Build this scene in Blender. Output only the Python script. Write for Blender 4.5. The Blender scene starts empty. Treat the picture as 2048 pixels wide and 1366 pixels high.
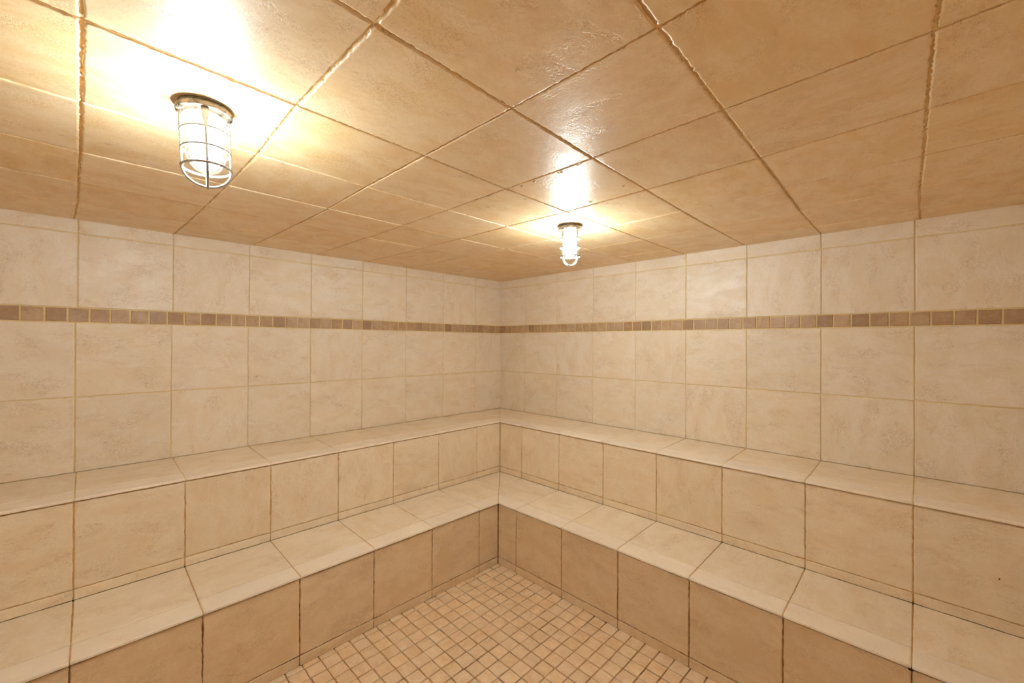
import bpy, bmesh, math, random
from mathutils import Vector, Matrix
random.seed(7)
C = bpy.context.scene.collection
S = 0.405                      # one large wall tile, metres
# measured room (in tiles, height from the camera)
CX, CY = 7.778232, 8.080421
YAW, PITCH, ROLL, FPX = 3.918326, 0.002014, 0.004625, 830.516566
S0, T0, PR = 0.893646, 0.911326, 1.016883
ZC, ZCS, ZCT = 1.643578, -0.001019, 0.004678
ZJ1, BT, BB, ZJ2 = 1.437778, 0.4380, 0.2415, -0.762766
Z2, Z2F, ZT2 = -1.76938, -1.819102, -2.82349
Z1, Z1F, ZT1, ZF = -2.942554, -2.992764, -3.98399, -4.128246
D2S, D2T, D1S, D1T = 1.216549, 1.262502, 2.440783, 2.496865
ROOM_S, ROOM_T = 10.3, 9.3
def zw(z): return (z - ZF) * S
def ceil_z(s, t): return zw(ZC + ZCS * s + ZCT * t)

# ------------------------------------------------------------------ nodes
class NT:
    def __init__(s, name):
        s.m = bpy.data.materials.new(name); s.m.use_nodes = True
        s.t = s.m.node_tree; s.t.nodes.clear()
    def n(s, typ, props=None, **inp):
        nd = s.t.nodes.new(typ)
        for k, v in (props or {}).items(): setattr(nd, k, v)
        for k, v in inp.items():
            key = int(k[1:]) if k[0] == '_' and k[1:].isdigit() else k.replace('_', ' ')
            if isinstance(v, bpy.types.NodeSocket): s.t.links.new(v, nd.inputs[key])
            else: nd.inputs[key].default_value = v
        return nd
    def math(s, op, a, b=0.0, clamp=False):
        return s.n('ShaderNodeMath', {'operation': op, 'use_clamp': clamp}, _0=a, _1=b).outputs[0]
    def mix(s, f, a, b, mode='MIX'):
        nd = s.t.nodes.new('ShaderNodeMix'); nd.data_type = 'RGBA'; nd.blend_type = mode
        for i, v in ((0, f), (6, a), (7, b)):
            if isinstance(v, bpy.types.NodeSocket): s.t.links.new(v, nd.inputs[i])
            else: nd.inputs[i].default_value = v
        return nd.outputs[2]
    def mapr(s, v, a, b, c=0.0, d=1.0, smooth=True):
        nd = s.n('ShaderNodeMapRange', {'interpolation_type': 'SMOOTHSTEP' if smooth else 'LINEAR'}, Value=v)
        for i, x in zip((1, 2, 3, 4), (a, b, c, d)): nd.inputs[i].default_value = x
        return nd.outputs[0]
    def noise(s, vec, scale, detail=3.0, rough=0.55, dist=0.0, off=None):
        if off: vec = s.n('ShaderNodeVectorMath', {'operation': 'ADD'}, _0=vec, _1=off).outputs[0]
        return s.n('ShaderNodeTexNoise', None, Vector=vec, Scale=scale, Detail=detail, Roughness=rough, Distortion=dist).outputs[0]

def lin(r, g, b):
    f = lambda c: (c/255/12.92) if c/255 <= .04045 else ((c/255+.055)/1.055)**2.4
    return (f(r), f(g), f(b), 1.0)

def tile_material(name, pale, mid, vein, rough=(0.34, 0.5), bump=0.25, crater=0.35, tone=0.05, tilevar=0.0, wet=0.5, vstr=.6, fsc=90, psc=1.0):
    T = NT(name)
    uv = T.n('ShaderNodeUVMap', {'uv_map': 'tile'}).outputs[0]
    rn = T.n('ShaderNodeUVMap', {'uv_map': 'rnd'}).outputs[0]
    sep = T.n('ShaderNodeSeparateXYZ', None, Vector=rn)
    r1, r2 = sep.outputs[0], sep.outputs[1]
    off = T.n('ShaderNodeCombineXYZ', None, Z=T.math('MULTIPLY', r1, 37.0)).outputs[0]
    v = T.n('ShaderNodeVectorMath', {'operation': 'ADD'}, _0=uv, _1=off).outputs[0]
    vs = T.n('ShaderNodeVectorMath', {'operation': 'MULTIPLY'}, _0=v, _1=(1.0*psc, 1.7*psc, 1.0)).outputs[0]  # stretched grain
    big = T.n('ShaderNodeTexNoise', None, Vector=vs, Scale=6.5, Detail=3.0, Roughness=.66, Distortion=.4)
    sp = T.n('ShaderNodeSeparateColor', None, Color=big.outputs[1])
    c1, c2, c3 = sp.outputs[0], sp.outputs[1], sp.outputs[2]
    base = T.mix(T.mapr(c1, .34, .68, .05, .75), pale, mid)
    patch = T.mapr(c2, .46, .68)                                   # where the veining gathers
    ridge = T.noise(vs, 40, 3, .74, .7, (1.1, 7.7, 0))
    fine = T.noise(v, fsc, 2, .72, .25)
    base = T.mix(T.mapr(fine, .35, .72, 0, .5), base, mid)
    line = T.mapr(T.math('ABSOLUTE', T.math('SUBTRACT', ridge, .5)), 0.0, .028, 1, 0)
    blot = T.mapr(ridge, .54, .70)
    base = T.mix(T.math('MULTIPLY', blot, T.math('MULTIPLY', patch, .5)), base, vein)
    base = T.mix(T.math('MULTIPLY', line, T.math('MULTIPLY', T.math('ADD', patch, .12), vstr)), base, vein)
    hsv = T.n('ShaderNodeHueSaturation', None, Color=base)
    T.t.links.new(T.math('ADD', 1.0 - tone / 2, T.math('MULTIPLY', r2, tone)), hsv.inputs['Value'])
    T.t.links.new(T.math('ADD', 1.05, T.math('MULTIPLY', r1, -.12)), hsv.inputs['Saturation'])
    col = hsv.outputs[0]
    if tilevar:
        col = T.mix(T.mapr(r2, .45, 1.0, 0, tilevar), col, vein)
    cr = T.math('MULTIPLY', T.mapr(fine, .38, .62), T.mapr(c3, .44, .74))
    h = T.math('ADD', T.math('MULTIPLY', fine, .30), T.math('MULTIPLY', cr, -crater))
    bp = T.n('ShaderNodeBump', None, Strength=bump, Distance=.004, Height=h)
    rg = T.mapr(c1, .35, .7, rough[0], rough[1])
    b = T.n('ShaderNodeBsdfPrincipled', None, Base_Color=col, Roughness=rg, Normal=bp.outputs[0])
    b.inputs['Specular IOR Level'].default_value = wet
    o = T.n('ShaderNodeOutputMaterial'); T.t.links.new(b.outputs[0], o.inputs[0])
    return T.m

def grout_material(name, a, b_, sc=9.0, rough=.7, bump=.5):
    T = NT(name)
    v = T.n('ShaderNodeTexCoord').outputs['Object']
    c = T.mix(T.mapr(T.noise(v, sc, 4, .65), .35, .68), a, b_)
    c = T.mix(T.mapr(T.noise(v, 130, 3, .6), .35, .7, 0, .3), c, b_)
    bp = T.n('ShaderNodeBump', None, Strength=bump, Distance=.002, Height=T.noise(v, 220, 1, .6))
    b = T.n('ShaderNodeBsdfPrincipled', None, Base_Color=c, Roughness=rough, Normal=bp.outputs[0])
    o = T.n('ShaderNodeOutputMaterial'); T.t.links.new(b.outputs[0], o.inputs[0])
    return T.m

M_WALL  = tile_material('cream_tile', lin(240, 230, 216), lin(231, 213, 187), lin(172, 132, 94), rough=(.36, .5), bump=.14, crater=.5)
M_CEIL  = tile_material('ceiling_tile', lin(237, 213, 176), lin(226, 190, 134), lin(178, 122, 66), rough=(.38, .5), bump=.31, crater=.8, tone=.05, wet=.85, fsc=105)
M_UP    = tile_material('riser_tile', lin(240, 226, 203), lin(229, 206, 175), lin(176, 138, 96), rough=(.4, .55), bump=.16, crater=.5)
M_SEAT  = tile_material('seat_tile', lin(243, 231, 213), lin(233, 215, 187), lin(192, 156, 118), rough=(.36, .5), bump=.12, crater=.3)
M_NOSE  = tile_material('nosing_tile', lin(245, 234, 220), lin(240, 226, 208), lin(214, 190, 162), rough=(.32, .42), bump=.08, crater=.1)
M_LOW   = tile_material('brown_riser_tile', lin(232, 212, 184), lin(219, 193, 158), lin(164, 122, 82), rough=(.4, .55), bump=.2, crater=.5)
M_MOS   = tile_material('mosaic_tile', lin(240, 219, 190), lin(226, 193, 152), lin(186, 132, 84), rough=(.4, .6), bump=.2, crater=.4, tone=.10, psc=2.2)
M_BAND  = tile_material('band_tile', lin(204, 176, 144), lin(180, 146, 110), lin(120, 82, 54), rough=(.36, .5), bump=.2, crater=.5, tone=.16, tilevar=.45, psc=1.8)
G_WALL  = grout_material('sand_grout', lin(240, 220, 168), lin(230, 204, 146))
G_CEIL  = grout_material('ochre_grout', lin(240, 214, 160), lin(222, 182, 118))
G_UP    = grout_material('ochre_brown_grout', lin(224, 192, 138), lin(196, 150, 94))
G_LOW   = grout_material('dark_brown_grout', lin(176, 134, 88), lin(124, 84, 48))
G_FLOOR = grout_material('floor_grout', lin(216, 172, 120), lin(112, 74, 40), sc=3.2)
G_DARK  = grout_material('joint_under_nosing', lin(150, 116, 74), lin(88, 60, 34), sc=5)

# ------------------------------------------------------------------ polygons
def area(p): return .5 * sum(p[i][0]*p[(i+1)%len(p)][1] - p[(i+1)%len(p)][0]*p[i][1] for i in range(len(p)))
def clip(p, a, b, c):
    """keep a*x + b*y + c >= 0"""
    out = []
    for i in range(len(p)):
        q, r = p[i], p[(i+1) % len(p)]
        dq, dr = a*q[0]+b*q[1]+c, a*r[0]+b*r[1]+c
        if dq >= 0: out.append(q)
        if (dq > 0 > dr) or (dq < 0 < dr):
            k = dq/(dq-dr); out.append((q[0]+(r[0]-q[0])*k, q[1]+(r[1]-q[1])*k))
    return out
def inset(p, g):
    """move every edge of a convex ccw polygon inwards by g"""
    q = list(p)
    for i in range(len(p)):
        x0, y0 = p[i]; x1, y1 = p[(i+1) % len(p)]
        L = math.hypot(x1-x0, y1-y0)
        if L < 1e-6: continue
        nx, ny = -(y1-y0)/L, (x1-x0)/L
        q = clip(q, nx, ny, -(nx*x0+ny*y0) - g)
        if len(q) < 3: return []
    # drop coincident corners
    r = []
    for v in q:
        if not r or math.hypot(v[0]-r[-1][0], v[1]-r[-1][1]) > 1e-5: r.append(v)
    if len(r) > 2 and math.hypot(r[0][0]-r[-1][0], r[0][1]-r[-1][1]) < 1e-5: r.pop()
    return r

def add_tile(bm, poly, fmap, nrm, g=.006, h=.03, bev=.012, wob=.0025, step=.045, mi=0, corr=.5):
    """poly in tiles; g half joint, h rise, bev edge rounding (all in tiles); fmap(u,v)->point on the joint plane, nrm outward"""
    if area(poly) < 0: poly = poly[::-1]
    p = inset(poly, g)
    if len(p) < 3 or area(p) < 1e-4: return
    uvt, uvr = bm.loops.layers.uv['tile'], bm.loops.layers.uv['rnd']
    pts, dirs = [], []
    n = len(p)
    cxm, cym = sum(q[0] for q in p)/n, sum(q[1] for q in p)/n
    ns = []
    for i in range(n):
        x0, y0 = p[i]; x1, y1 = p[(i+1) % n]; L = math.hypot(x1-x0, y1-y0)
        ns.append((-(y1-y0)/L, (x1-x0)/L))
    for i in range(n):
        x0, y0 = p[i]; x1, y1 = p[(i+1) % n]; L = math.hypot(x1-x0, y1-y0)
        k = max(1, int(L/step))
        na, nb = ns[i-1], ns[i]
        d = 1 + na[0]*nb[0] + na[1]*nb[1]
        corner = ((na[0]+nb[0])/d, (na[1]+nb[1])/d) if d > .2 else nb
        for j in range(k):
            pts.append((x0+(x1-x0)*j/k, y0+(y1-y0)*j/k)); dirs.append(corner if j == 0 else nb)
    N = len(pts)
    w = [random.gauss(0, wob) for _ in range(N)]
    w = [w[i] + corr*(w[i-1] if random.random() < .6 else 0) for i in range(N)]
    bb = min(bev, .45*min(max(q[0] for q in p)-min(q[0] for q in p), max(q[1] for q in p)-min(q[1] for q in p)))
    prof = [(0, 0), (0, h*.55), (bb*.25, h*.82), (bb, h)]
    ang = random.choice((0, 0, math.pi/2)); ox, oy = random.random()*40, random.random()*40
    ca, sa = math.cos(ang), math.sin(ang); rr = (random.random(), random.random())
    rings = []
    for (o, z) in prof:
        ring = []
        for (x, y), (dx, dy), ww in zip(pts, dirs, w):
            oo = o + ww*(1.0 if o < bb else .6)
            X, Y = x+dx*oo, y+dy*oo
            ring.append((bm.verts.new(fmap(X, Y) + nrm*z*S), X, Y))
        rings.append(ring)
    def setuv(f, uvs):
        for l, (X, Y) in zip(f.loops, uvs):
            l[uvt].uv = ((X*ca - Y*sa)*S + ox, (X*sa + Y*ca)*S + oy); l[uvr].uv = rr
        f.material_index = mi
    for a, b in zip(rings, rings[1:]):
        for i in range(N):
            j = (i+1) % N
            q = [a[i], a[j], b[j], b[i]]
            f = bm.faces.new([v[0] for v in q]); f.smooth = True
            setuv(f, [(v[1], v[2]) for v in q])
    top = rings[-1]
    f = bm.faces.new([v[0] for v in top]); setuv(f, [(v[1], v[2]) for v in top])

def new_bm():
    bm = bmesh.new(); bm.loops.layers.uv.new('tile'); bm.loops.layers.uv.new('rnd'); return bm
def slab(bm, poly, fmap, nrm, depth, top=0.0, mi=1):
    """a closed slab under the joint plane"""
    if area(poly) < 0: poly = poly[::-1]
    a = [bm.verts.new(fmap(x, y) + nrm*top*S) for x, y in poly]
    b = [bm.verts.new(fmap(x, y) - nrm*depth) for x, y in poly]
    fs = [bm.faces.new(a), bm.faces.new(b[::-1])]
    for i in range(len(a)):
        j = (i+1) % len(a); fs.append(bm.faces.new([a[j], a[i], b[i], b[j]]))
    for f in fs: f.material_index = mi
def link(name, bm, mats, parent=None, fix=True):
    if fix: bmesh.ops.recalc_face_normals(bm, faces=bm.faces)
    me = bpy.data.meshes.new(name); bm.to_mesh(me); bm.free()
    for m in mats: me.materials.append(m)
    o = bpy.data.objects.new(name, me); C.objects.link(o)
    if parent: o.parent = parent
    return o
def tag(o, label=None, cat=None, group=None, kind=None):
    if label: o['label'] = label
    if cat: o['category'] = cat
    if group: o['group'] = group
    if kind: o['kind'] = kind
def rect(a, b, c, d): return [(a, b), (c, b), (c, d), (a, d)]
H = .013     # rise of the large tiles above their joints, in tiles

# ------------------------------------------------------------------ walls
def col_joints(first, pitch, lo, hi):
    xs = [first + pitch*i for i in range(-2, 14)]
    return [lo] + [x for x in xs if lo+.02 < x < hi-.02] + [hi]

def wall(name, fmap, nrm, first, pitch, length, ztop, rows, band, shift_low=0.0, step=.045, lab=None):
    bm = new_bm()
    base = rows[0]
    # slab from the floor to the ceiling, shut behind
    slab(bm, [(0, ZF), (length, ZF), (length, ztop(length)), (0, ztop(0))], fmap, nrm, .06)
    for r0, r1 in zip(rows, rows[1:]):
        if r0 is BB: continue
        sh = shift_low if (r1 if r1 is not None else 9) <= BB else 0.0
        cs = col_joints(first, pitch*(1+sh), 0, length)
        for a, b in zip(cs, cs[1:]):
            if r1 is None: poly = [(a, r0), (b, r0), (b, ztop(b)), (a, ztop(a))]
            else: poly = rect(a, r0-(.0058 if r0 == Z2 and rows is rowsL else 0), b, r1)
            j = [(x + random.gauss(0, .0015), y) for x, y in poly]
            add_tile(bm, j, fmap, nrm, g=.006, h=H, bev=.011, wob=.0017, step=step, mi=0)
    # mosaic band
    x = band
    xs = [0.0]
    while x < length:
        if x > .02: xs.append(x)
        x += .2045
    xs.append(length)
    for a, b in zip(xs, xs[1:]):
        add_tile(bm, rect(a, BB, b, BT), fmap, nrm, g=.009, h=H*.8, bev=.006, wob=.001, step=.06, mi=2)
    o = link(name, bm, [M_WALL, G_WALL, M_BAND]); tag(o, lab, kind='structure'); return o

rowsL = [Z2, ZJ2, BB, BT, ZJ1, None]
wall('wall_left', lambda u, v: Vector((u*S, 0, zw(v))), Vector((0, 1, 0)), S0, 1.0, ROOM_S, lambda s: ZC+ZCS*s, rowsL, .008+.0, .0028,
     lab='cream tiled wall left of the room corner with a brown mosaic band')
wall('wall_right', lambda u, v: Vector((0, u*S, zw(v))), Vector((1, 0, 0)), T0, PR, ROOM_T, lambda t: ZC+ZCT*t, rowsL, .0,
     lab='cream tiled wall right of the room corner with a brown mosaic band')
rowsF = [ZF, ZF+1.0, ZF+2.0, ZF+3.0, ZF+4.0, BB, BT, ZJ1, None]
rowsF = [ZF, Z1, Z2, ZJ2, BB, BT, ZJ1, None]
wall('wall_front', lambda u, v: Vector((ROOM_S*S, u*S, zw(v))), Vector((-1, 0, 0)), T0, PR, ROOM_T, lambda t: ZC+ZCS*ROOM_S+ZCT*t, rowsF, .0, step=.5,
     lab='cream tiled wall behind the camera, facing the right wall')
wall('wall_rear', lambda u, v: Vector((u*S, ROOM_T*S, zw(v))), Vector((0, -1, 0)), S0, 1.0, ROOM_S, lambda s: ZC+ZCS*s+ZCT*ROOM_T, rowsF, .0, step=.5,
     lab='cream tiled wall behind the camera, facing the left wall')

# ------------------------------------------------------------------ ceiling
NODES = {(7,4):(7.814,5.012),(7,3):(7.827,3.956),(7,2):(7.843,2.881),(7,1):(7.868,1.876),(7,0):(7.885,0.953),(6,4):(6.770,4.976),(6,5):(6.744,6.058),(5,5):(5.691,6.019),(5,4):(5.706,4.946),(5,3):(5.726,3.888),(4,5):(4.628,5.986),(4,4):(4.648,4.901),(5,6):(5.690,7.097),(3,5):(3.566,5.969),(3,4):(3.576,4.894),(4,6):(4.624,7.076),(3,6):(3.582,7.054),(2,6):(2.557,7.035),(4,7):(4.636,8.129),(3,7):(3.639,8.110),(2,7):(2.617,8.098),(1,7):(1.602,8.076)}
def cnode(k, m):
    if (k, m) in NODES: return NODES[(k, m)]
    ps = [-0.063, -0.04357, -0.07659, 0.00746, 0.00509, 0.00567]
    pt = [0.12708, -0.04908, -0.0837, 0.00429, 0.00742, 0.01026]
    kk, mm = max(-1, min(8, k)), max(-1, min(8, m))
    b = [1, kk, mm, kk*kk, kk*mm, mm*mm]
    ds, dt = sum(x*y for x, y in zip(ps, b)), sum(x*y for x, y in zip(pt, b))
    return (S0 + k + ds, T0 + m*PR + dt)
bm = new_bm()
cmap = lambda u, v: Vector((u*S, v*S, ceil_z(u, v)))
slab(bm, rect(0, 0, ROOM_S, ROOM_T), cmap, Vector((0, 0, -1)), .06)
for k in range(-2, 10):
    for m in range(-2, 9):
        p = [cnode(k, m), cnode(k+1, m), cnode(k+1, m+1), cnode(k, m+1)]
        for cl in ((1, 0, 0), (0, 1, 0), (-1, 0, ROOM_S), (0, -1, ROOM_T)):
            p = clip(p, *cl)
            if len(p) < 3: break
        if len(p) >= 3:
            # each tile sits a touch proud or shy of its neighbours
            add_tile(bm, p, cmap, Vector((0, 0, -1)), g=.0085, h=.013+random.random()*.006, bev=.013, wob=.0034, step=.018, corr=0.0, mi=0)
o = link('ceiling', bm, [M_CEIL, G_CEIL]); tag(o, 'tan tiled ceiling with glossy damp tiles', kind='structure')

# ------------------------------------------------------------------ floor
bm = new_bm()
fmapF = lambda u, v: Vector((u*S, v*S, zw(ZF)))
slab(bm, rect(-.1, -.1, ROOM_S+.1, ROOM_T+.1), fmapF, Vector((0, 0, 1)), .08)
xs = [D1S-.02] + [2.626+.2025*i for i in range(0, 40) if 2.626+.2025*i < ROOM_S-.05] + [ROOM_S]
ys = [D1T-.02, 2.575] + [2.775+.2025*i for i in range(0, 34) if 2.775+.2025*i < ROOM_T-.05] + [ROOM_T]
for a, b in zip(xs, xs[1:]):
    for c, d in zip(ys, ys[1:]):
        jit = lambda: random.gauss(0, .0022)
        poly = [(a+jit(), c+jit()), (b+jit(), c+jit()), (b+jit(), d+jit()), (a+jit(), d+jit())]
        near = a < 8.4 and c < 8.6
        add_tile(bm, poly, fmapF, Vector((0, 0, 1)), g=.0065, h=.016, bev=.007, wob=.0012, step=.07 if near else .3, mi=0)
o = link('floor', bm, [M_MOS, G_FLOOR]); tag(o, 'tan mosaic tiled floor', kind='structure')

# ------------------------------------------------------------------ benches
def run_cols(side, lo_s, hi):
    return lo_s
def bench(name, label, inner, outer, zb, zf, ztrim, zfoot, mseat, mriser, griser, gseat):
    """L shaped tiled bench; inner/outer = (from right wall s, from left wall t)"""
    iS, iT = inner; oS, oT = outer
    root = bpy.data.objects.new(name, None); C.objects.link(root)
    root.location = (oS*S, oT*S, zw(zfoot)); tag(root, label, 'bench')
    def child(nm, bm, mats, lab=None):
        bmesh.ops.translate(bm, verts=bm.verts, vec=-root.location)
        o = link(nm, bm, mats, root)
        if lab: o['label'] = lab
    NOSE, OVER, TH = .30, .012, .030
    ztop = zf + TH
    for side in 'LR':
        if side == 'L':        # runs along s beside the left wall; depth measured in t
            length, first, pitch, d0, d1, c0, c1 = ROOM_S-.02, S0, 1.0, iT, oT, iS, oS
            P3 = lambda u, d, z: Vector((u*S, d*S, z)); rn = Vector((0, 1, 0))
        else:
            length, first, pitch, d0, d1, c0, c1 = ROOM_T-.02, T0, PR, iS, oS, iT, oT
            P3 = lambda u, d, z: Vector((d*S, u*S, z)); rn = Vector((1, 0, 0))
        zs = lambda d: zw(zb + (ztop-zb)*(d-d0)/(d1-d0))
        # mitre line runs (c0,d0)-(c1,d1): keep u on the far side
        mu = (d1-d0, -(c1-c0)); mc = -(mu[0]*c0 + mu[1]*d0)
        cs = [first+pitch*i for i in range(-1, 12)]
        cs = [-1.0] + [x for x in cs if .05 < x < length-.05] + [length]
        fm = lambda u, d: P3(u, d, zs(d) - H*S)
        up = Vector((0, 0, 1))
        bm = new_bm()
        slab(bm, clip(rect(-1, d0, length, d1-NOSE), mu[0], mu[1], mc), fm, up, .02)
        for a, b in zip(cs, cs[1:]):
            p = clip(rect(a, d0-.0055, b, d1-NOSE), mu[0], mu[1], mc)
            if len(p) >= 3: add_tile(bm, p, fm, up, g=.0055, h=H, bev=.007, wob=.0012, step=.05)
        child('seat', bm, [mseat, gseat])
        # nosing strip along the front edge
        bm = new_bm()
        fm2 = lambda u, d: P3(u, d, zs(d) - TH*S)
        full = clip(rect(-1, d1-NOSE, length, d1-.01), mu[0], mu[1], mc)
        slab(bm, full, fm2, up, .0, top=TH*.72)
        for a, b in zip(cs, cs[1:]):
            p = clip(rect(a, d1-NOSE-.004, b, d1+OVER+.003), mu[0], mu[1], mc)
            if len(p) >= 3: add_tile(bm, p, fm2, up, g=.0035, h=TH, bev=.014, wob=.0006, step=.06)
        child('nosing', bm, [M_NOSE, gseat], 'smooth pale edge tiles')
        # riser
        bm = new_bm()
        rz = d1 - .008 - H
        fr = lambda u, v: P3(u, rz, zw(v))
        z0, z1 = zfoot, zf
        slab(bm, rect(c1-.03, ztrim, length, z1), fr, rn, .03)
        cr = [c1-.008] + [x for x in cs if c1+.02 < x < length-.05] + [length]
        for a, b in zip(cr, cr[1:]):
            add_tile(bm, rect(a+random.gauss(0, .0008), ztrim, b+random.gauss(0, .0008), z1-.012), fr, rn, g=.0065, h=H, bev=.011, wob=.0022, step=.03)
        child('riser', bm, [mriser, griser])
        # low skirting course
        bm = new_bm()
        slab(bm, rect(c1-.03, z0, length, ztrim), fr, rn, .03)
        for a, b in zip(cr, cr[1:]):
            add_tile(bm, rect(a, z0-.0055, b, ztrim), fr, rn, g=.0055, h=H*1.05, bev=.008, wob=.0014, step=.04)
        child('skirting', bm, [mriser, griser])
    return root
bench('tiled_bench', 'pale tiled upper bench running round the corner against both walls', (H+.004, H+.004), (D2S, D2T), Z2, Z2F, ZT2, Z1+.0, M_SEAT, M_UP, G_UP, G_WALL)
bench('tiled_bench', 'tiled lower bench with brown front, standing on the mosaic floor', (D2S-.0085, D2T-.0085), (D1S, D1T), Z1, Z1F, ZT1, ZF+.015, M_SEAT, M_LOW, G_LOW, G_UP)

def blob(nm, parent, c, a, b, m, lab):
    """small irregular raised deposit: centre c, half axes a and b (vectors, metres)"""
    bm = bmesh.new(); n = a.cross(b).normalized()
    ring = []
    for i in range(14):
        t = 2*math.pi*i/14; k = .75 + random.random()*.4
        ring.append(bm.verts.new(c + a*math.cos(t)*k + b*math.sin(t)*k))
    top = bm.verts.new(c + n*.0012); bot = bm.verts.new(c - n*.0012)
    for i in range(14):
        bm.faces.new([ring[i], ring[(i+1) % 14], top]); bm.faces.new([ring[(i+1) % 14], ring[i], bot])
    bmesh.ops.translate(bm, verts=bm.verts, vec=-parent.location)
    o = link(nm, bm, [m], parent); o['label'] = lab
LOWB = [o for o in bpy.data.objects if o.get('category') == 'bench' and 'lower' in o['label']][0]
UPB = [o for o in bpy.data.objects if o.get('category') == 'bench' and 'upper' in o['label']][0]
M_LIME = grout_material('lime_deposit', lin(236, 226, 206), lin(216, 200, 174))
M_HOLE = grout_material('black_hole', lin(30, 20, 12), lin(16, 10, 6))
yf = (D1T - .006)*S
for (px, z, w, h) in ((4.147, -3.035, .006, .05), (4.152, -3.12, .004, .035), (4.875, -3.22, .004, .05)):
    blob('lime_streak', LOWB, Vector((px*S, yf, zw(z))), Vector((w*S, 0, 0)), Vector((0, 0, h*S)), M_LIME, 'pale lime streak on the brown front')
blob('grout_hole', LOWB, Vector(((D1S+.004)*S, 8.026*S, zw(-3.004))), Vector((0, .022*S, 0)), Vector((0, 0, .016*S)), M_HOLE, 'black hole where the grout is missing')
blob('tile_speck', UPB, Vector(((D2S-.007)*S, 8.666*S, zw(-2.412))), Vector((0, .006*S, 0)), Vector((0, 0, .009*S)), M_HOLE, 'tiny black speck')

# ------------------------------------------------------------------ lamps
def simple(name, col, rough, metal=0.0, bump=0.0, sc=60, var=None):
    T = NT(name)
    v = T.n('ShaderNodeTexCoord').outputs['Object']
    c = T.mix(T.mapr(T.noise(v, sc, 4, .7), .42, .68), col, var or col)
    b = T.n('ShaderNodeBsdfPrincipled', None, Base_Color=c, Roughness=rough, Metallic=metal)
    if bump:
        bp = T.n('ShaderNodeBump', None, Strength=bump, Distance=.001, Height=T.noise(v, 300, 3, .6))
        T.t.links.new(bp.outputs[0], b.inputs['Normal'])
    o = T.n('ShaderNodeOutputMaterial'); T.t.links.new(b.outputs[0], o.inputs[0]); return T.m
M_CAST = simple('weathered_cast_metal', lin(176, 160, 140), .5, .3, .5, 40, lin(96, 88, 80))
M_GASK = simple('grimy_gasket', lin(120, 112, 96), .7, 0, .4, 50, lin(60, 58, 54))
M_SOCK = simple('white_ceramic', lin(238, 236, 230), .35)
M_CAGE = simple('galvanised_guard', lin(190, 188, 186), .38, .75, .2, 70, lin(150, 150, 152))
def glass_mat():
    T = NT('clear_jar_glass')
    tr = T.n('ShaderNodeBsdfTransparent', None, Color=(.97, .98, .98, 1))
    gl = T.n('ShaderNodeBsdfGlossy', None, Color=(1, 1, 1, 1), Roughness=.06)
    lw = T.n('ShaderNodeLayerWeight', None, Blend=.25)
    f = T.mapr(lw.outputs['Facing'], 0, 1, .05, .5, False)
    mx = T.n('ShaderNodeMixShader', None, _0=f, _1=tr.outputs[0], _2=gl.outputs[0])
    o = T.n('ShaderNodeOutputMaterial'); T.t.links.new(mx.outputs[0], o.inputs[0]); return T.m
M_JAR = glass_mat()
def bulb_mat(strength):
    T = NT('lit_bulb')
    sp = T.n('ShaderNodeSeparateXYZ', None, Vector=T.n('ShaderNodeTexCoord').outputs['Object'])
    st = T.mapr(sp.outputs[2], -.19*S, -.40*S, strength*.14, strength*1.45)      # a bulb that throws its light mostly down
    e = T.n('ShaderNodeEmission', None, Color=(.90, 1.0, 1.0, 1), Strength=st)
    o = T.n('ShaderNodeOutputMaterial'); T.t.links.new(e.outputs[0], o.inputs[0]); return T.m
M_BULB = bulb_mat(95.0)
def water_mat():
    T = NT('clear_water')
    tr = T.n('ShaderNodeBsdfTransparent', None, Color=(.84, .80, .74, 1))
    gl = T.n('ShaderNodeBsdfGlossy', None, Color=(1, 1, 1, 1), Roughness=.12)
    lw = T.n('ShaderNodeLayerWeight', None, Blend=.3)
    mx = T.n('ShaderNodeMixShader', None, _0=T.mapr(lw.outputs['Facing'], 0, 1, .12, .6, False), _1=tr.outputs[0], _2=gl.outputs[0])
    o = T.n('ShaderNodeOutputMaterial'); T.t.links.new(mx.outputs[0], o.inputs[0]); return T.m
M_WATER = water_mat()

def lathe(bm, prof, seg=40, close=False):
    rings = []
    for r, z in prof:
        if r < 1e-6: rings.append([bm.verts.new((0, 0, z))])
        else: rings.append([bm.verts.new((r*math.cos(2*math.pi*i/seg), r*math.sin(2*math.pi*i/seg), z)) for i in range(seg)])
    prs = list(zip(rings, rings[1:])) + ([(rings[-1], rings[0])] if close else [])
    for a, b in prs:
        for i in range(seg):
            j = (i+1) % seg
            if len(a) == 1 and len(b) == 1: continue
            if len(a) == 1: f = bm.faces.new([a[0], b[i], b[j]])
            elif len(b) == 1: f = bm.faces.new([a[i], b[0], a[j]])
            else: f = bm.faces.new([a[i], b[i], b[j], a[j]])
            f.smooth = True
def tube(bm, pts, rads, seg=10, flat=1.0, capped=True):
    """tube through pts; rads = list of (across, radial)"""
    rings = []
    n = len(pts)
    side = None
    for i, p in enumerate(pts):
        t = (pts[min(i+1, n-1)] - pts[max(i-1, 0)]).normalized()
        if side is None:
            side = Vector((0, 0, 1)).cross(Vector((p.x, p.y, 0))).normalized()
        s_ = (side - t*side.dot(t)).normalized(); o_ = t.cross(s_)
        a, b = rads[i]
        rings.append([bm.verts.new(p + s_*a*math.cos(2*math.pi*k/seg) + o_*b*math.sin(2*math.pi*k/seg)) for k in range(seg)])
    for a, b in zip(rings, rings[1:]):
        for k in range(seg):
            j = (k+1) % seg; f = bm.faces.new([a[k], a[j], b[j], b[k]]); f.smooth = True
    bm.faces.new(rings[0][::-1]); bm.faces.new(rings[-1])
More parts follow.
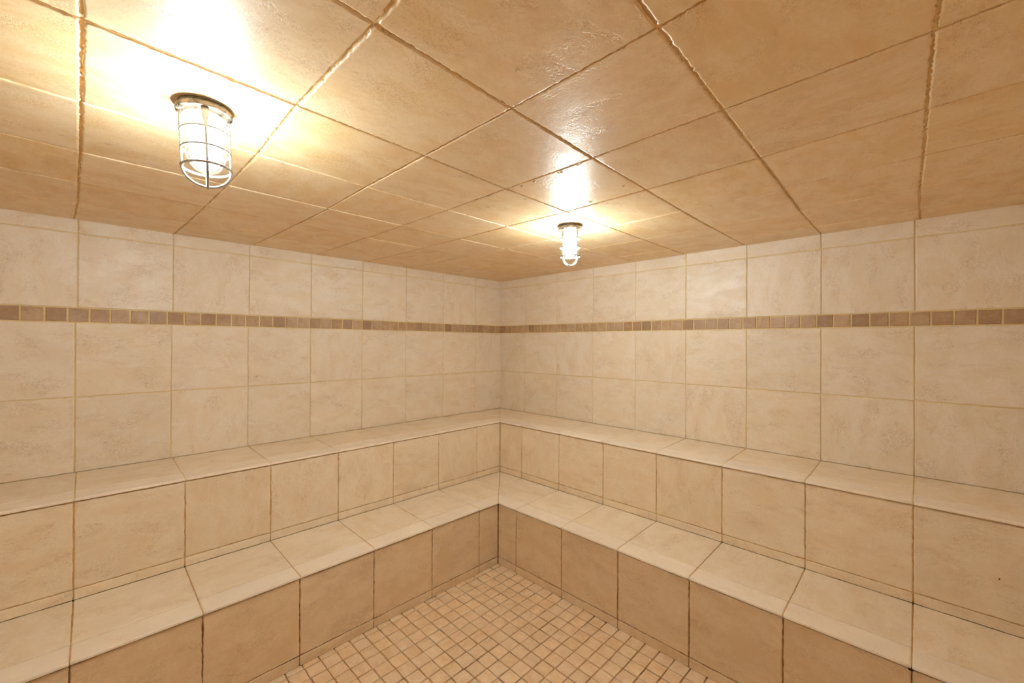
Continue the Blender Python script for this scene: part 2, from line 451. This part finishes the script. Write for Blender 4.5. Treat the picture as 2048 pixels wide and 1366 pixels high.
def lobj(nm, bm, m, parent, label=None):
    bmesh.ops.recalc_face_normals(bm, faces=bm.faces)
    o = link(nm, bm, [m], parent, fix=False)
    if label: o['label'] = label
    return o
def make_lamp():
    root = bpy.data.objects.new('ceiling_lamp', None); C.objects.link(root)
    u = S
    # origin on the ceiling, building downwards (-z)
    bm = bmesh.new(); lathe(bm, [(0, .002), (.150*u, .002), (.152*u, -.003), (.152*u, -.018*u), (.146*u, -.024*u), (0, -.024*u)]); lobj('gasket', bm, M_GASK, root, 'grimy dark mounting ring')
    bm = bmesh.new()
    lathe(bm, [(0, -.022*u), (.146*u, -.022*u), (.163*u, -.026*u), (.165*u, -.050*u), (.158*u, -.060*u), (.135*u, -.064*u), (.131*u, -.078*u), (.124*u, -.082*u), (0, -.082*u)])
    base = lobj('base', bm, M_CAST, root)
    for a in (20, 200):
        bm = bmesh.new(); lathe(bm, [(0, -.058*u), (.011*u, -.058*u), (.011*u, -.070*u), (.007*u, -.074*u), (0, -.074*u)], 14)
        bmesh.ops.translate(bm, verts=bm.verts, vec=(.147*u*math.cos(math.radians(a)), .147*u*math.sin(math.radians(a)), 0))
        lobj('screw', bm, M_CAGE, base)
    # jar
    R = .120*u
    prof = [(R*.95, -.080*u), (R*.95, -.10*u), (R*1.01, -.104*u), (R*1.01, -.112*u), (R*.95, -.116*u), (R, -.125*u), (R, -.33*u)]
    for i in range(1, 10):
        a = math.radians(i*10); prof.append((R*math.cos(a), -.33*u - .135*u*math.sin(a)))
    bm = bmesh.new(); lathe(bm, prof, 48); lobj('glass_jar', bm, M_JAR, root, 'clear glass jar glowing white')
    # bulb
    bm = bmesh.new(); lathe(bm, [(0, -.082*u), (.045*u, -.082*u), (.045*u, -.15*u), (.040*u, -.155*u), (0, -.155*u)], 24); lobj('socket', bm, M_SOCK, root)
    prof = [(0, -.150*u), (.044*u, -.150*u), (.060*u, -.18*u), (.088*u, -.22*u), (.094*u, -.25*u), (.094*u, -.33*u)]
    for i in range(1, 10):
        a = math.radians(i*10); prof.append((.094*u*math.cos(a), -.33*u - .10*u*math.sin(a)))
    prof.append((0, -.43*u))
    bm = bmesh.new(); lathe(bm, prof, 32); lobj('bulb', bm, M_BULB, root, 'lit white bulb')
    # guard
    RG = .141*u
    for z in (-.187, -.310, -.433):
        bm = bmesh.new(); k = .0075*u if z > -.43 else .0095*u
        rg = RG*(1.0 if z > -.43 else 1.015)
        lathe(bm, [(rg+k*math.cos(2*math.pi*i/10), z*u+k*math.sin(2*math.pi*i/10)) for i in range(10)], 56, True)
        lobj('guard_ring', bm, M_CAGE, root)
    for q in range(4):
        a = math.radians(81.5 + 90*q); d = Vector((math.cos(a), math.sin(a), 0))
        pts, rads = [], []
        for z, w in ((-.052, .023), (-.10, .021), (-.15, .012), (-.19, .0075), (-.31, .0075), (-.40, .0075), (-.433, .008)):
            pts.append(d*RG*(1.02 if z > -.1 else 1) + Vector((0, 0, z*u))); rads.append((w*u, .0075*u))
        for i in range(1, 10):
            b = math.radians(i*10)
            if i == 9: rr = .002
            else: rr = math.cos(b)
            pts.append(d*RG*rr + Vector((0, 0, -.433*u - .128*u*math.sin(b)))); rads.append((.0085*u, .008*u))
        bm = bmesh.new(); tube(bm, pts, rads); lobj('guard_bar', bm, M_CAGE, root)
    return root
lampA = make_lamp()
def copy_tree(o, parent=None):
    c = o.copy(); C.objects.link(c); c.parent = parent
    for ch in [x for x in bpy.data.objects if x.parent == o]: copy_tree(ch, c)
    return c
lampB = copy_tree(lampA)
def ceil_face(s, t): return ceil_z(s, t) - .017*S
for l, (s, t), tilt, lab in ((lampA, (7.2203, 4.4852), 3.0, 'caged jar lamp on the ceiling near the left wall, the larger one in view'),
                             (lampB, (3.0382, 4.5575), .5, 'caged jar lamp on the ceiling near the room corner, the smaller one in view')):
    l.location = (s*S, t*S, ceil_face(s, t))
    # camera right axis
    r = Vector((math.sin(YAW), -math.cos(YAW), 0)); f = Vector((math.cos(YAW), math.sin(YAW), 0))
    l.rotation_mode = 'QUATERNION'
    from mathutils import Quaternion
    l.rotation_quaternion = Quaternion(f, math.radians(-tilt))
    tag(l, lab, 'lamp', 'caged ceiling lamps')

# ------------------------------------------------------------------ water drops under the ceiling
def drop(s, t, r, h, lab, grp, ang=0):
    bm = bmesh.new()
    prof = [(0, .0006), (r, .0006)] + [(r*math.cos(math.radians(i*15)), -h*math.sin(math.radians(i*15))) for i in range(1, 6)] + [(0, -h)]
    lathe(bm, prof, 20)
    bmesh.ops.scale(bm, vec=(1.25, .9, 1), verts=bm.verts)
    bmesh.ops.recalc_face_normals(bm, faces=bm.faces)
    o = link('water_drop', bm, [M_WATER], None, fix=False)
    o.location = (s*S, t*S, ceil_face(s, t) + .0006); o.rotation_euler = (0, 0, ang)
    tag(o, lab, 'water drop', grp)
G = 'water drops hanging under the ceiling'
near_joint = 'small clear water drop along the ceiling joint in front of the far lamp'
by_lamp = 'small clear water drop on the shiny ceiling tile just before the far lamp'
left_l = 'tiny clear water drop on the tan ceiling left of the far lamp'
behind = 'tiny clear water drop on the ceiling behind the far lamp'
drop(5.978, 6.343, .0075, .007, 'largest clear water drop, alone on the tan ceiling tile at the top', G, .8)
for (s, t, r, lab) in ((4.616, 5.824, .0075, near_joint), (4.594, 5.592, .008, near_joint), (4.595, 5.257, .006, near_joint), (4.597, 5.083, .005, near_joint),
        (4.028, 5.222, .006, by_lamp), (3.679, 5.321, .007, by_lamp), (3.511, 4.984, .005, by_lamp), (3.50, 5.45, .004, by_lamp),
        (3.845, 5.85, .004, 'tiny clear water drop on the ceiling right of the lamp glare'),
        (4.649, 4.633, .005, left_l), (4.396, 4.337, .005, left_l), (4.285, 4.845, .005, left_l), (4.409, 3.79, .005, left_l),
        (3.219, 2.647, .005, behind), (2.734, 2.714, .004, behind), (1.50, 3.797, .004, behind), (1.52, 3.896, .004, behind)):
    drop(s, t, r*1.3, r*.8, lab, G, random.random()*3)

# ------------------------------------------------------------------ camera, world, exposure
cam = bpy.data.cameras.new('camera'); co = bpy.data.objects.new('camera', cam); C.objects.link(co)
fx = Vector((math.cos(YAW)*math.cos(PITCH), math.sin(YAW)*math.cos(PITCH), math.sin(PITCH)))
r = Vector((math.sin(YAW), -math.cos(YAW), 0)); u = r.cross(fx)
r2 = r*math.cos(ROLL) + u*math.sin(ROLL); u2 = -r*math.sin(ROLL) + u*math.cos(ROLL)
m = Matrix((r2, u2, -fx)).transposed().to_4x4(); m.translation = Vector((CX*S, CY*S, zw(0)))
co.matrix_world = m
cam.sensor_width = 36.0; cam.lens = FPX/2048*36.0; cam.clip_start = .02
sc = bpy.context.scene; sc.camera = co
w = bpy.data.worlds.new('world'); sc.world = w; w.use_nodes = True
w.node_tree.nodes['Background'].inputs[0].default_value = (.02, .02, .02, 1)
sc.view_settings.view_transform = 'Standard'; sc.view_settings.look = 'None'
sc.view_settings.gamma = 1.0; sc.view_settings.use_curve_mapping = False
sc.view_settings.exposure = 2.15
sc.cycles.max_bounces = 14; sc.cycles.diffuse_bounces = 7; sc.cycles.glossy_bounces = 4
sc.cycles.transparent_max_bounces = 12; sc.cycles.sample_clamp_indirect = 6.0
sc.cycles.use_denoising = True
sc.cycles.use_adaptive_sampling = True; sc.cycles.adaptive_threshold = .1; sc.cycles.adaptive_min_samples = 8; sc.cycles.use_light_tree = False
